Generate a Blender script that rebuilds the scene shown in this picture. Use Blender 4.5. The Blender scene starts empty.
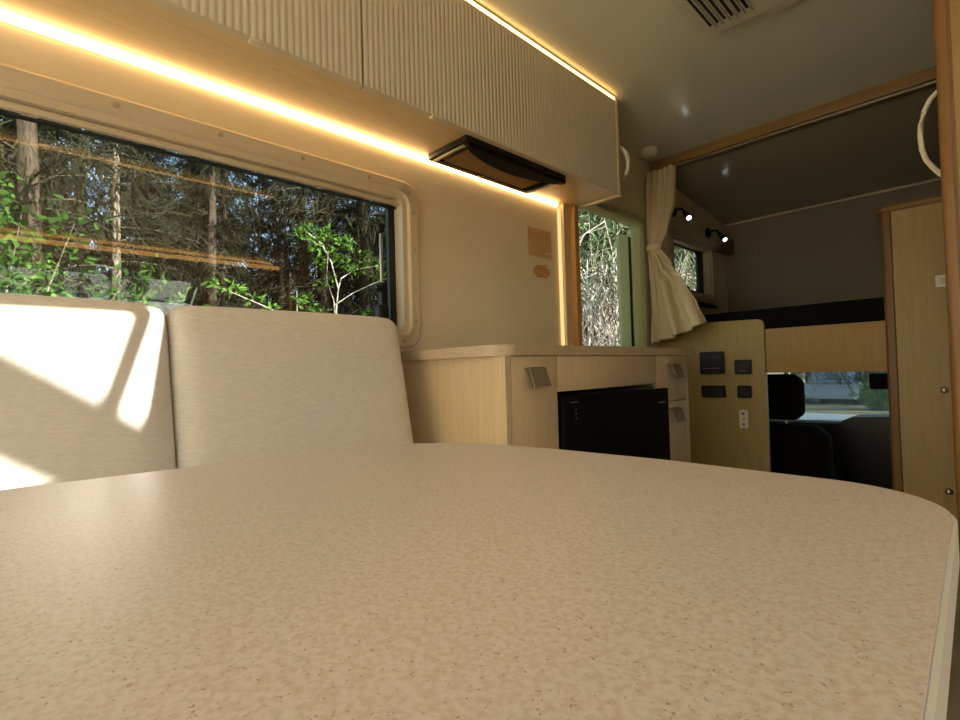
import bpy, bmesh, math, random
import numpy as np
from mathutils import Vector, Matrix
C = bpy.context.scene.collection
H = 0.84                                  # eye height: every z below is written from eye level and lifted by H
GZ = -1.39                                # outside ground, from eye level
rnd = random.Random(7)

# ------------------------------------------------------------------ materials
def lin(c):
    c = c/255.0
    return c/12.92 if c <= .04045 else ((c+.055)/1.055)**2.4
def rgb(r, g, b): return (lin(r), lin(g), lin(b), 1)
def base(name, col, rough=.5, spec=.5, metal=0, **kw):
    m = bpy.data.materials.new(name); m.use_nodes = True
    b = m.node_tree.nodes['Principled BSDF']
    b.inputs['Base Color'].default_value = col; b.inputs['Roughness'].default_value = rough
    b.inputs['Specular IOR Level'].default_value = spec; b.inputs['Metallic'].default_value = metal
    for k, v in kw.items(): b.inputs[k.replace('_', ' ')].default_value = v
    return m
def N(m, t, **kw):
    n = m.node_tree.nodes.new(t)
    for k, v in kw.items(): setattr(n, k, v)
    return n
def link(m, a, b): m.node_tree.links.new(a, b)
def bsdf(m): return m.node_tree.nodes['Principled BSDF']
def coords(m, scale):
    t = N(m, 'ShaderNodeTexCoord'); mp = N(m, 'ShaderNodeMapping')
    mp.inputs['Scale'].default_value = scale; link(m, t.outputs['Object'], mp.inputs['Vector']); return mp.outputs['Vector']
def noise_col(m, scale3, nscale, stops, detail=4, rough=.6, dist=0):
    v = coords(m, scale3); n = N(m, 'ShaderNodeTexNoise'); n.inputs['Scale'].default_value = nscale
    n.inputs['Detail'].default_value = detail; n.inputs['Roughness'].default_value = rough; n.inputs['Distortion'].default_value = dist
    link(m, v, n.inputs['Vector'])
    r = N(m, 'ShaderNodeValToRGB'); e = r.color_ramp.elements
    while len(e) < len(stops): e.new(.5)
    for i, (p, c) in enumerate(stops): e[i].position = p; e[i].color = c
    link(m, n.outputs['Fac'], r.inputs['Fac']); link(m, r.outputs['Color'], bsdf(m).inputs['Base Color'])
    return n, r
def bump(m, sock, strength, dist=.001):
    b = N(m, 'ShaderNodeBump'); b.inputs['Strength'].default_value = strength; b.inputs['Distance'].default_value = dist
    link(m, sock, b.inputs['Height']); link(m, b.outputs['Normal'], bsdf(m).inputs['Normal'])
def wood(name, c1, c2, scale3=(60, 60, 2.2), rough=.42, spec=.35):
    m = base(name, c1, rough, spec)
    n, r = noise_col(m, scale3, 2.2, [(.3, c2), (.7, c1)], 6, .7, .4)
    return m
def speckle(name, c0, c1, c2, rough, scale=210, spec=.5):
    m = base(name, c0, rough, spec)
    v = coords(m, (1, 1, 1))
    n1 = N(m, 'ShaderNodeTexNoise'); n1.inputs['Scale'].default_value = scale; n1.inputs['Detail'].default_value = 2
    n2 = N(m, 'ShaderNodeTexNoise'); n2.inputs['Scale'].default_value = scale*1.7; n2.inputs['Detail'].default_value = 1
    for n in (n1, n2): link(m, v, n.inputs['Vector'])
    r1 = N(m, 'ShaderNodeValToRGB'); r1.color_ramp.elements[0].position = .40; r1.color_ramp.elements[1].position = .66
    r1.color_ramp.elements[0].color = c0; r1.color_ramp.elements[1].color = c1
    r2 = N(m, 'ShaderNodeValToRGB'); r2.color_ramp.elements[0].position = .67; r2.color_ramp.elements[1].position = .74
    mx = N(m, 'ShaderNodeMix', data_type='RGBA')
    link(m, n1.outputs['Fac'], r1.inputs['Fac']); link(m, n2.outputs['Fac'], r2.inputs['Fac'])
    link(m, r2.outputs['Color'], mx.inputs['Factor']); link(m, r1.outputs['Color'], mx.inputs['A']); mx.inputs['B'].default_value = c2
    link(m, mx.outputs['Result'], bsdf(m).inputs['Base Color'])
    return m
def emit(name, col, s):
    m = bpy.data.materials.new(name); m.use_nodes = True; nt = m.node_tree; nt.nodes.clear()
    e = nt.nodes.new('ShaderNodeEmission'); o = nt.nodes.new('ShaderNodeOutputMaterial')
    e.inputs['Color'].default_value = col; e.inputs['Strength'].default_value = s
    nt.links.new(e.outputs[0], o.inputs[0]); return m
def glass(name, tint, boost=1.0):
    m = bpy.data.materials.new(name); m.use_nodes = True; nt = m.node_tree; nt.nodes.clear()
    t = nt.nodes.new('ShaderNodeBsdfTransparent'); g = nt.nodes.new('ShaderNodeBsdfGlossy'); f = nt.nodes.new('ShaderNodeLayerWeight')
    f.inputs['Blend'].default_value = .5
    pw = nt.nodes.new('ShaderNodeMath'); pw.operation = 'POWER'; pw.inputs[1].default_value = 5
    mu = nt.nodes.new('ShaderNodeMath'); mu.operation = 'MULTIPLY_ADD'; mu.inputs[1].default_value = .9*boost; mu.inputs[2].default_value = .042*boost; mu.use_clamp = True
    mx = nt.nodes.new('ShaderNodeMixShader'); o = nt.nodes.new('ShaderNodeOutputMaterial')
    t.inputs[0].default_value = tint; g.inputs['Roughness'].default_value = .008
    nt.links.new(f.outputs['Facing'], pw.inputs[0]); nt.links.new(pw.outputs[0], mu.inputs[0]); nt.links.new(mu.outputs[0], mx.inputs[0])
    nt.links.new(t.outputs[0], mx.inputs[1]); nt.links.new(g.outputs[0], mx.inputs[2]); nt.links.new(mx.outputs[0], o.inputs[0]); return m
def leafmat(name, c1, c2, trans=.35):
    m = bpy.data.materials.new(name); m.use_nodes = True; nt = m.node_tree; nt.nodes.clear()
    d = nt.nodes.new('ShaderNodeBsdfDiffuse'); t = nt.nodes.new('ShaderNodeBsdfTranslucent'); mx = nt.nodes.new('ShaderNodeMixShader')
    o = nt.nodes.new('ShaderNodeOutputMaterial'); g = nt.nodes.new('ShaderNodeNewGeometry')
    r = nt.nodes.new('ShaderNodeValToRGB'); r.color_ramp.elements[0].color = c1; r.color_ramp.elements[1].color = c2
    nt.links.new(g.outputs['Random Per Island'], r.inputs['Fac'])
    for s in (d, t): nt.links.new(r.outputs['Color'], s.inputs['Color'])
    mx.inputs[0].default_value = trans
    nt.links.new(d.outputs[0], mx.inputs[1]); nt.links.new(t.outputs[0], mx.inputs[2]); nt.links.new(mx.outputs[0], o.inputs[0]); return m

M = {}
M['maple'] = wood('maple_laminate', rgb(212, 193, 156), rgb(196, 173, 133))
M['maple_dim'] = wood('maple_laminate_dimmed', rgb(176, 156, 102), rgb(160, 137, 84))  # maple copy with the cabin front's dimness put into its colour
M['maple_under'] = wood('maple_laminate_lengthwise', rgb(214, 190, 146), rgb(198, 170, 124), (60, 2.2, 60))
M['honey'] = wood('honey_wood_trim', rgb(194, 148, 84), rgb(174, 126, 64), rough=.38)
M['honey_dim'] = wood('dimmed_honey_wood_trim', rgb(128, 94, 48), rgb(110, 76, 36), rough=.38)  # honey copy, colour lowered to stand in for less light
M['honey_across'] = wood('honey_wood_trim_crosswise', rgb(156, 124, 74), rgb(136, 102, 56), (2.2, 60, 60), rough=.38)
M['flute'] = base('fluted_laminate', rgb(212, 203, 184), .45, .4)
M['wall'] = base('cream_vinyl_wall', rgb(222, 208, 178), .55, .35)
nn, rr = noise_col(M['wall'], (1, 1, 1), 3, [(.3, rgb(219, 205, 175)), (.7, rgb(225, 212, 183))], 2)
M['wall_white'] = base('bounce_white_wall', rgb(236, 233, 224), .5, .35)  # walls out of view, whitened to bounce more daylight to the ceiling
M['ceiling'] = base('glossy_ceiling_panel', rgb(226, 225, 206), .12, .5)
M['luton'] = base('grey_felt_lining', rgb(126, 118, 100), .6, .3)
M['luton_gloss'] = base('glossy_alcove_ceiling', rgb(168, 160, 136), .15, .5)
M['table'] = speckle('speckled_table_laminate', rgb(200, 195, 191), rgb(186, 176, 165), rgb(150, 138, 124), .36, 320)
M['counter'] = speckle('speckled_counter_laminate', rgb(196, 178, 146), rgb(180, 158, 124), rgb(150, 126, 96), .42)
M['edge'] = base('pale_edge_band', rgb(214, 218, 208), .35)
fab = base('cream_woven_fabric', rgb(216, 206, 190), .95, .1)
wv1 = N(fab, 'ShaderNodeTexWave', bands_direction='Z'); wv1.inputs['Scale'].default_value = 95; wv1.inputs['Distortion'].default_value = 1.2; wv1.inputs['Detail'].default_value = 1
wv2 = N(fab, 'ShaderNodeTexWave', bands_direction='Y'); wv2.inputs['Scale'].default_value = 95; wv2.inputs['Distortion'].default_value = 1.2; wv2.inputs['Detail'].default_value = 1
ad = N(fab, 'ShaderNodeMath', operation='ADD'); vv = coords(fab, (1, 1, 1))
for w in (wv1, wv2): link(fab, vv, w.inputs['Vector'])
link(fab, wv1.outputs['Fac'], ad.inputs[0]); link(fab, wv2.outputs['Fac'], ad.inputs[1]); bump(fab, ad.outputs[0], .2, .001)
nz = N(fab, 'ShaderNodeTexNoise'); nz.inputs['Scale'].default_value = 1; mp = N(fab, 'ShaderNodeMapping'); mp.inputs['Scale'].default_value = (40, 60, 400)
tc = N(fab, 'ShaderNodeTexCoord'); link(fab, tc.outputs['Object'], mp.inputs['Vector']); link(fab, mp.outputs['Vector'], nz.inputs['Vector'])
cr = N(fab, 'ShaderNodeValToRGB'); cr.color_ramp.elements[0].position = .35; cr.color_ramp.elements[1].position = .65
cr.color_ramp.elements[0].color = rgb(206, 200, 188); cr.color_ramp.elements[1].color = rgb(216, 210, 198)
link(fab, nz.outputs['Fac'], cr.inputs['Fac']); link(fab, cr.outputs['Color'], bsdf(fab).inputs['Base Color'])
M['fabric'] = fab
M['curtain'] = base('cream_curtain_cloth', rgb(216, 200, 160), .85, .15)
bsdf(M['curtain']).inputs['Sheen Weight'].default_value = .2
M['frame'] = base('cream_window_plastic', rgb(204, 188, 158), .45, .4)
M['frame_daylit'] = base('daylit_window_plastic', rgb(236, 240, 212), .45, .4)  # brighter frame copy, daylight put into its tone and translucency
mfp = M['frame_daylit']; nt_ = mfp.node_tree; tl = nt_.nodes.new('ShaderNodeBsdfTranslucent'); tl.inputs[0].default_value = rgb(244, 242, 200)
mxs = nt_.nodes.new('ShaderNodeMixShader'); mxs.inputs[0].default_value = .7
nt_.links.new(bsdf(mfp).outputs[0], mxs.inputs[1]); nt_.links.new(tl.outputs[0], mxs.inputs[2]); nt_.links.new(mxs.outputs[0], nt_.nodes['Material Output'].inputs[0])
M['cap'] = base('screw_cap_plastic', rgb(176, 160, 132), .5)
M['black'] = base('black_plastic', rgb(22, 21, 19), .4, .4)
M['black_gloss'] = base('black_glossy_panel', rgb(14, 13, 11), .6, .12)
M['black_fab'] = base('black_fabric', rgb(22, 21, 20), .95, .1)
M['charcoal'] = base('charcoal_plastic', rgb(44, 43, 40), .5, .4)
M['bronze'] = base('bronze_metal', rgb(150, 136, 114), .5, .5, .5)
M['filter'] = base('grease_filter_mesh', rgb(128, 94, 52), .5, .4, .35)
M['steel'] = base('brushed_steel', rgb(186, 180, 168), .3, .5, .9)
M['white'] = base('white_plastic', rgb(226, 220, 204), .4, .4)
M['grey'] = base('grey_print', rgb(120, 116, 106), .5)
M['ac'] = base('air_conditioner_plastic', rgb(206, 202, 184), .45, .4)
M['print'] = base('orange_brown_print', rgb(196, 138, 70), .6)
M['film'] = base('notice_film', rgb(214, 196, 158), .4)
M['led'] = emit('warm_led_diffuser', (1, .64, .28, 1), 15)
M['led_far'] = emit('warm_led_diffuser_dimmed', (1, .50, .14, 1), 6)
M['led_top'] = emit('warm_led_diffuser_top', (1, .55, .17, 1), 7)
M['led_soft'] = emit('warm_led_side_glow', (1, .62, .24, 1), 1.3)
M['bulb'] = emit('cool_reading_bulb', (.85, .95, 1, 1), 7)
M['pane'] = glass('tinted_acrylic', (.88, .91, .88, 1), 1.35)
M['screen_glass'] = glass('windscreen_glass', (.85, .95, .93, 1), 1.3)
M['dash'] = base('skylit_dash_vinyl', rgb(96, 108, 112), .45, .5)  # lighter blue-grey than the fascia: sky light put into the colour
M['floor'] = wood('oak_vinyl_floor', rgb(190, 184, 172), rgb(174, 166, 152), (30, 1.5, 30))
M['bark'] = base('grey_brown_bark', rgb(92, 78, 62), .9, .1); noise_col(M['bark'], (14, 14, 3), 3, [(.3, rgb(32, 27, 22)), (.7, rgb(80, 68, 56))])
M['bark_pale'] = base('pale_bark', rgb(150, 136, 116), .9, .1); noise_col(M['bark_pale'], (9, 9, 3), 3, [(.35, rgb(58, 50, 42)), (.6, rgb(128, 116, 100))])
M['twig'] = base('dry_grey_twig', rgb(170, 160, 146), .9, .1)
M['needle'] = leafmat('grey_green_needles', rgb(40, 42, 30), rgb(84, 80, 60))
M['needle_dark'] = leafmat('dark_needles', rgb(24, 29, 20), rgb(62, 60, 44))
M['dry'] = leafmat('dry_straw_needles', rgb(120, 112, 96), rgb(224, 217, 204), .3)
M['spray'] = leafmat('grey_green_sprays', rgb(70, 84, 56), rgb(132, 146, 108), .35)
M['leaf'] = leafmat('bright_green_leaves', rgb(50, 80, 30), rgb(104, 136, 60), .4)
M['leaf_dark'] = leafmat('mid_green_leaves', rgb(30, 50, 22), rgb(72, 102, 44), .4)
M['soil'] = base('forest_soil', rgb(110, 98, 70), .95, .1); noise_col(M['soil'], (1, 1, 1), 1.5, [(.35, rgb(112, 100, 76)), (.65, rgb(136, 134, 96))], 6)
M['car'] = base('pale_car_paint', rgb(150, 160, 164), .25, .5)
M['carglass'] = base('dark_car_glass', rgb(60, 76, 84), .1, .5)
M['shell'] = base('white_body_shell', rgb(220, 220, 214), .4)

# ------------------------------------------------------------------ mesh helpers
def box(bm, x0, x1, y0, y1, z0, z1, bev=0, seg=2):
    r = bmesh.ops.create_cube(bm, size=1)
    vs = r['verts']
    for v in vs:
        v.co = Vector(((x0+x1)/2+v.co.x*(x1-x0), (y0+y1)/2+v.co.y*(y1-y0), (z0+z1)/2+v.co.z*(z1-z0)))
    if bev:
        es = list({e for v in vs for e in v.link_edges})
        bmesh.ops.bevel(bm, geom=es, offset=bev, segments=seg, profile=.5, affect='EDGES')
def prism(bm, pts, axis, a, b):
    """closed outline pts (two coords in the order of the axes left over) swept from a to b along axis"""
    def co(p, t): return {'x': (t, p[0], p[1]), 'y': (p[0], t, p[1]), 'z': (p[0], p[1], t)}[axis]
    va = [bm.verts.new(co(p, a)) for p in pts]; vb = [bm.verts.new(co(p, b)) for p in pts]
    n = len(pts)
    bm.faces.new(va); bm.faces.new(vb[::-1])
    for i in range(n): bm.faces.new((va[i], vb[i], vb[(i+1) % n], va[(i+1) % n]))
def rrect(a0, a1, b0, b1, r, n=6):
    out = []
    for (ca, cb, s) in ((a1-r, b1-r, 0), (a0+r, b1-r, 1), (a0+r, b0+r, 2), (a1-r, b0+r, 3)):
        for i in range(n+1):
            t = (s+i/n)*math.pi/2; out.append((ca+r*math.cos(t), cb+r*math.sin(t)))
    return out
def ring(bm, outer, inner, axis, a, b):
    def co(p, t): return {'x': (t, p[0], p[1]), 'y': (p[0], t, p[1]), 'z': (p[0], p[1], t)}[axis]
    n = len(outer)
    L = [[bm.verts.new(co(p, t)) for p in q] for q, t in ((outer, a), (outer, b), (inner, b), (inner, a))]
    for k in range(4):
        A, B = L[k], L[(k+1) % 4]
        for i in range(n): bm.faces.new((A[i], A[(i+1) % n], B[(i+1) % n], B[i]))
def tube(bm, pts, radii, n=8, cap=True):
    pts = [Vector(p) for p in pts]
    if not hasattr(radii, '__len__'): radii = [radii]*len(pts)
    rings = []; up = Vector((0.13, 0.31, 0.94)).normalized()
    for i, p in enumerate(pts):
        d = (pts[min(i+1, len(pts)-1)]-pts[max(i-1, 0)]).normalized()
        u = up if abs(d.dot(up)) < .95 else Vector((1, 0, 0))
        a = d.cross(u).normalized(); b = d.cross(a)
        rings.append([bm.verts.new(p+radii[i]*(math.cos(2*math.pi*k/n)*a+math.sin(2*math.pi*k/n)*b)) for k in range(n)])
    for A, B in zip(rings, rings[1:]):
        for k in range(n): bm.faces.new((A[k], A[(k+1) % n], B[(k+1) % n], B[k]))
    if cap: bm.faces.new(rings[0]); bm.faces.new(rings[-1][::-1])
def lathe(bm, prof, c, n=24, axis='z'):
    rings = []
    for r, h in prof:
        row = []
        for k in range(n):
            t = 2*math.pi*k/n; p, q = r*math.cos(t), r*math.sin(t)
            row.append(bm.verts.new(Vector(c)+Vector({'z': (p, q, h), 'x': (h, p, q), 'y': (p, h, q)}[axis])))
        rings.append(row)
    for A, B in zip(rings, rings[1:]):
        for k in range(n): bm.faces.new((A[k], A[(k+1) % n], B[(k+1) % n], B[k]))
    bm.faces.new(rings[0]); bm.faces.new(rings[-1][::-1])
def new(): return bmesh.new()

WORLD = {}                                # object name -> origin (eye-level frame)
def put(name, loc=None, parent=None, data=None):
    o = bpy.data.objects.new(name, data); C.objects.link(o)
    return o
def thing(name, loc, label, cat, group=None, kind=None):
    o = put(name); o.location = (loc[0], loc[1], loc[2]+H); o.empty_display_size = .05
    WORLD[o.name] = Vector(loc); tag(o, label, cat, group, kind); return o
def tag(o, label, cat, group=None, kind=None):
    o['label'] = label; o['category'] = cat
    if group: o['group'] = group
    if kind: o['kind'] = kind
    return o
def part(name, bm, mat, parent=None, smooth=35, label=None, origin=None):
    """link bm as one mesh object; bm is in the eye-level frame"""
    me = bpy.data.meshes.new(name)
    bmesh.ops.recalc_face_normals(bm, faces=bm.faces)
    if parent is not None: org = WORLD[parent.name]
    elif origin is not None: org = Vector(origin)
    else:
        lo = [min(v.co[i] for v in bm.verts) for i in range(3)]; hi = [max(v.co[i] for v in bm.verts) for i in range(3)]
        org = Vector(((lo[0]+hi[0])/2, (lo[1]+hi[1])/2, lo[2]))
    for v in bm.verts: v.co -= org
    bm.to_mesh(me); bm.free()
    for m in (mat if isinstance(mat, (list, tuple)) else [mat]): me.materials.append(m)
    for p in me.polygons: p.use_smooth = bool(smooth)
    if smooth: me.set_sharp_from_angle(angle=math.radians(smooth))
    o = put(name, data=me)
    if parent is not None: o.parent = parent
    else: o.location = (org.x, org.y, org.z+H)
    WORLD[o.name] = org
    if label: o['label'] = label
    return o
def struct(name, bm, mat, label, cat, smooth=35):
    return tag(part(name, bm, mat, None, smooth), label, cat, kind='structure')
def bpart(name, mat, parent, *b, bev=0, seg=2, label=None):
    bm = new(); box(bm, *b, bev, seg); return part(name, bm, mat, parent, label=label)

# ------------------------------------------------------------------ setting
XL, XR, YB, YF, ZC = -1.2, .75, -2.2, 2.46, 1.045
Y2 = 3.43
def slab(bm, axis, t0, t1, a0, a1, b0, b1, holes):
    """wall slab between t0 and t1 along axis, with rectangular holes (a0,a1,b0,b1)"""
    As = sorted({a0, a1, *[h[0] for h in holes], *[h[1] for h in holes]})
    Bs = sorted({b0, b1, *[h[2] for h in holes], *[h[3] for h in holes]})
    for i in range(len(As)-1):
        for j in range(len(Bs)-1):
            ca, cb = (As[i]+As[i+1])/2, (Bs[j]+Bs[j+1])/2
            if any(h[0] < ca < h[1] and h[2] < cb < h[3] for h in holes): continue
            if axis == 'x': box(bm, t0, t1, As[i], As[i+1], Bs[j], Bs[j+1])
            elif axis == 'y': box(bm, As[i], As[i+1], t0, t1, Bs[j], Bs[j+1])
            else: box(bm, As[i], As[i+1], Bs[j], Bs[j+1], t0, t1)
    bmesh.ops.remove_doubles(bm, verts=bm.verts, dist=1e-5)
    seen = {}
    for f in list(bm.faces):
        k = tuple(sorted(v.index for v in f.verts)) if False else tuple(round(x, 4) for x in f.calc_center_median())
        seen.setdefault(k, []).append(f)
    bmesh.ops.delete(bm, geom=[f for fs in seen.values() if len(fs) > 1 for f in fs], context='FACES_ONLY')
W1 = (-.80, .862, .115, .515)             # left window hole
W2 = (1.708, 2.275, .08, .694)
W3 = (2.63, 3.135, .405, .690)
bm = new(); slab(bm, 'x', XL-.035, XL, YB-.035, Y2+.1, -H, 1.12, [W1, W2, W3])
struct('wall_left', bm, M['wall'], 'cream wall with the long window above the bench', 'wall', 0)
WR = (-.72, .885, .265, .588)
DR = (-2.08, -.95, -H+.02, .98)             # unseen doorway added so sun bounces off the rear wall
bm = new(); slab(bm, 'x', XR, XR+.035, YB-.035, Y2+.1, -H, 1.12, [WR, DR])
struct('wall_right', bm, M['wall_white'], 'wall whitened for bounce light behind the bathroom cubicle', 'wall', 0)
bm = new(); slab(bm, 'y', YB-.035, YB, XL, XR, -H, 1.12, [])
struct('wall_rear', bm, M['wall_white'], 'wall whitened for bounce light at the rear end of the cabin', 'wall', 0)
bm = new(); prism(bm, [(YB, ZC), (YF, ZC), (YF, ZC+.04), (YB, ZC+.04)], 'x', XL, XR)
struct('ceiling', bm, M['ceiling'], 'glossy cream ceiling panel above the living area', 'ceiling', 0)
bm = new(); prism(bm, [(YF+.04, 1.0), (Y2, .904), (Y2, .95), (YF+.04, 1.045)], 'x', XL, XR)
struct('ceiling', bm, M['luton_gloss'], 'dark sloping ceiling over the sleeping alcove', 'ceiling', 0)
bm = new(); prism(bm, [(Y2, .13), (Y2, .92), (Y2+.03, .92), (Y2+.03, .13)], 'x', XL, XR)
struct('wall_front', bm, M['luton'], 'dark grey front wall of the sleeping alcove', 'wall', 0)
bm = new(); box(bm, XL, XR, Y2-.012, Y2, .892, .902)
struct('trim_1', bm, M['frame'], 'thin pale bead along the top of the alcove front wall', 'trim')
bm = new(); box(bm, XL-.035, XR+.035, YB-.035, 4.1, -H-.04, -H)
struct('floor', bm, M['floor'], 'wood look vinyl floor of the camper', 'floor', 0)
# beam between living area and alcove
bm = new(); box(bm, XL, XR, YF-.035, YF+.045, .999, ZC, .004)
struct('trim_2', bm, M['honey_across'], 'wooden beam across the ceiling above the curtain', 'trim')

# ------------------------------------------------------------------ windows
def window(name, hole, label, outer=.045, pane_x=None, raise_=.019, mat='frame', rad=.05):
    y0, y1, z0, z1 = hole
    w = thing(name, (XL, (y0+y1)/2, z0), label, 'window', kind='structure')
    o = rrect(y0-outer, y1+outer, z0-outer, z1+outer, rad); i = rrect(y0-.012+.022, y1-.010, z0+.010, z1-.010, max(.012, rad-.03))
    bm = new(); ring(bm, o, rrect(y0-.006, y1+.006, z0-.006, z1+.006, .03), 'x', XL, XL+raise_)
    bmesh.ops.bevel(bm, geom=[e for e in bm.edges if all(abs(v.co.x-XL-raise_) < 1e-6 for v in e.verts)], offset=.006, segments=1, affect='EDGES')
    f = part('window_frame', bm, M[mat], w)
    bm = new(); ring(bm, rrect(y0-.008, y1+.008, z0-.008, z1+.008, .03), i, 'x', XL-.03, XL+raise_*.55)
    part('inner_frame', bm, M[mat], w)
    return w, f
# long window
win1, fr1 = window('window_1', W1, 'long window above the cream bench cushions')
bm = new(); ring(bm, rrect(W1[0], W1[1], W1[2], W1[3], .03), rrect(W1[0]+.06, W1[1]-.032, W1[2]+.018, W1[3]-.007, .035), 'x', XL-.042, XL-.03)
part('black_seal', bm, M['black'], win1)
bm = new()                                # gently bowed inner acrylic pane
ny, nz = 40, 14
g = {}
for i in range(ny+1):
    for j in range(nz+1):
        u, v = i/ny, j/nz
        g[i, j] = bm.verts.new((XL-.0445-.0042*(1-(2*u-1)**2)*2.0-.004*(1-(2*v-1)**2), W1[0]+.02+u*(W1[1]-W1[0]-.04), W1[2]+.006+v*(W1[3]-W1[2]-.012)))
for i in range(ny):
    for j in range(nz): bm.faces.new((g[i, j], g[i+1, j], g[i+1, j+1], g[i, j+1]))
part('inner_pane', bm, M['pane'], win1)
bm = new()
vs = [bm.verts.new((XL-.060, a, b)) for a, b in rrect(W1[0], W1[1], W1[2], W1[3], .03)]; bm.faces.new(vs)
part('outer_pane', bm, M['pane'], win1)
bm = new(); box(bm, XL-.016, XL-.002, W1[0]+.01, W1[1]-.01, W1[3]-.026, W1[3]-.011, .004)
part('blind_rail', bm, M['frame'], win1)
bm = new(); box(bm, XL-.03, XL-.018, W1[0]+.01, W1[1]-.01, W1[3]-.030, W1[3]-.026)
part('top_gasket', bm, M['charcoal'], win1)
for (zz0, zz1, yy) in ((.145, .26, .800),):
    bm = new(); box(bm, XL-.030, XL-.012, yy-.012, yy+.012, zz0, zz1, .004); box(bm, XL-.026, XL-.002, yy-.034, yy, zz1-.026, zz1-.008, .004)
    box(bm, XL-.03, XL-.004, yy-.026, yy+.01, zz0, zz0+.05, .006)
    part('window_latch', bm, M['black'], win1)
bm = new(); box(bm, XL-.03, XL-.014, .786, .806, .405, .43, .004); part('stay_pivot', bm, M['black'], win1)
bm = new(); box(bm, XL-.03, XL-.022, .796, .805, .26, .405, .002); part('stay_arm', bm, M['steel'], win1)
caps = [(y, W1[3]+.025) for y in (.17, .36, .55, .74, -.1)]+[(W1[1]+.025, z) for z in (.47, .36, .24, .15)]+[(.84, W1[2]-.025), (W1[1]+.01, W1[3]+.012)]
for (y, z) in caps:
    bm = new(); lathe(bm, [(.006, 0), (.006, .0015), (.003, .0022)], (XL+.0192, y, z), 12, 'x')
    part('screw_cap', bm, M['cap'], win1)
# window beyond the wooden column
win2, fr2 = window('window_2', W2, 'window above the counter end beside the curtain', mat='frame_daylit', rad=.08, outer=.038)
bm = new(); prism(bm, [(2.105, W2[2]+.012), (2.192, W2[2]+.012), (2.192, .628)]+[(2.155-.05*math.sin(a), .578+.05*math.cos(a)) for a in [i*math.pi/16 for i in range(9)]], 'x', XL-.026, XL-.012)
part('sliding_sash', bm, M['frame_daylit'], win2)
bm = new(); box(bm, XL-.028, XL-.016, 2.196, 2.228, W2[2]+.012, .628, .004); part('black_seal', bm, M['black'], win2)
bm = new(); box(bm, XL-.028, XL-.016, 2.230, 2.256, W2[2]+.012, .66, .004); part('grey_track', bm, M['frame_daylit'], win2)
bm = new(); vs = [bm.verts.new((XL-.03, a, b)) for a, b in rrect(W2[0], W2[1], W2[2], W2[3], .03)]; bm.faces.new(vs); part('outer_pane', bm, M['pane'], win2)
# small alcove window
win3, fr3 = window('window_3', W3, 'small dark framed window in the sleeping alcove', rad=.03)
bm = new(); ring(bm, rrect(*W3, .03), rrect(W3[0]+.03, W3[1]-.09, W3[2]+.03, W3[3]-.02, .02), 'x', XL-.042, XL-.03); part('black_seal', bm, M['black'], win3)
bm = new(); vs = [bm.verts.new((XL-.046, a, b)) for a, b in rrect(*W3, .03)]; bm.faces.new(vs); part('outer_pane', bm, glass('dark_tinted_acrylic', (.45, .48, .45, 1), 1.2), win3)
bm = new(); box(bm, XL-.03, XL-.008, W3[1]-.12, W3[1]-.07, W3[2]+.03, W3[2]+.10, .006); part('window_latch', bm, M['black'], win3)
bm = new(); box(bm, XL-.03, XL-.010, 2.83, 2.88, W3[2]+.02, W3[2]+.045, .006); part('window_latch', bm, M['black'], win3)
bm = new(); box(bm, XL, XL+.03, 2.70, 3.17, .335, .352, .004)
struct('trim_3', bm, M['charcoal'], 'dark narrow ledge under the small alcove window', 'trim')
# opposite window, propped open, and an added unseen doorway
w4 = thing('window_4', (XR, -.2, WR[2]), 'propped open window in the opposite wall', 'window', kind='structure')
bm = new(); ring(bm, [(y, z) for y, z in rrect(WR[0]-.04, WR[1]+.04, WR[2]-.04, WR[3]+.04, .05)], rrect(WR[0], WR[1], WR[2], WR[3], .03), 'x', XR-.014, XR)
part('window_frame', bm, M['frame'], w4)
ang = math.radians(58); sx, sz = math.sin(ang), -math.cos(ang)
def tilt(bm):
    for v in bm.verts:
        d = WR[3]-v.co.z; t = v.co.x-(XR+.04)
        v.co.x = XR+.04+d*sx+t*(-sz); v.co.z = WR[3]+d*sz+t*sx
bm = new(); ring(bm, rrect(WR[0], WR[1]-.017, WR[3]-.46, WR[3], .02), rrect(WR[0]+.028, WR[1]-.046, WR[3]-.43, WR[3]-.02, .02), 'x', XR+.036, XR+.05); tilt(bm)
part('sash_frame', bm, M['black'], w4)
bm = new(); vs = [bm.verts.new((XR+.043, a, b)) for a, b in rrect(WR[0]+.02, WR[1]-.04, WR[3]-.44, WR[3]-.01, .02)]; bm.faces.new(vs); tilt(bm)
part('open_pane', bm, M['pane'], w4)
d1 = thing('added_doorway', (XR, -1.5, -H), 'unseen doorway added to bounce sun in behind the dining table', 'doorway', kind='structure')
bm = new(); ring(bm, rrect(DR[0]-.035, DR[1]+.035, DR[2]-.018, DR[3]+.035, .04), rrect(*DR, .03), 'x', XR-.014, XR); part('door_frame', bm, M['frame'], d1)

sun_cloth = thing('curtain', (XR-.03, .86, .2), 'unseen cloth added to trim the sun at the opposite window', 'curtain')  # unseen cloth, added so its slanted edge narrows the sun sliver
bm = new(); g = {}
for j in range(21):
    t = j/20; ya, yb = .872-.115*t, .970
    for i in range(25):
        q = i/24; g[i, j] = bm.verts.new((XR-.036+.012*math.sin(q*26), ya+(yb-ya)*q, .62-.40*t))
for j in range(20):
    for i in range(24): bm.faces.new((g[i, j], g[i+1, j], g[i+1, j+1], g[i, j+1]))
cq = part('cloth', bm, M['curtain'], sun_cloth, 180); cq.modifiers.new('thickness', 'SOLIDIFY').thickness = .002

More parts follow.
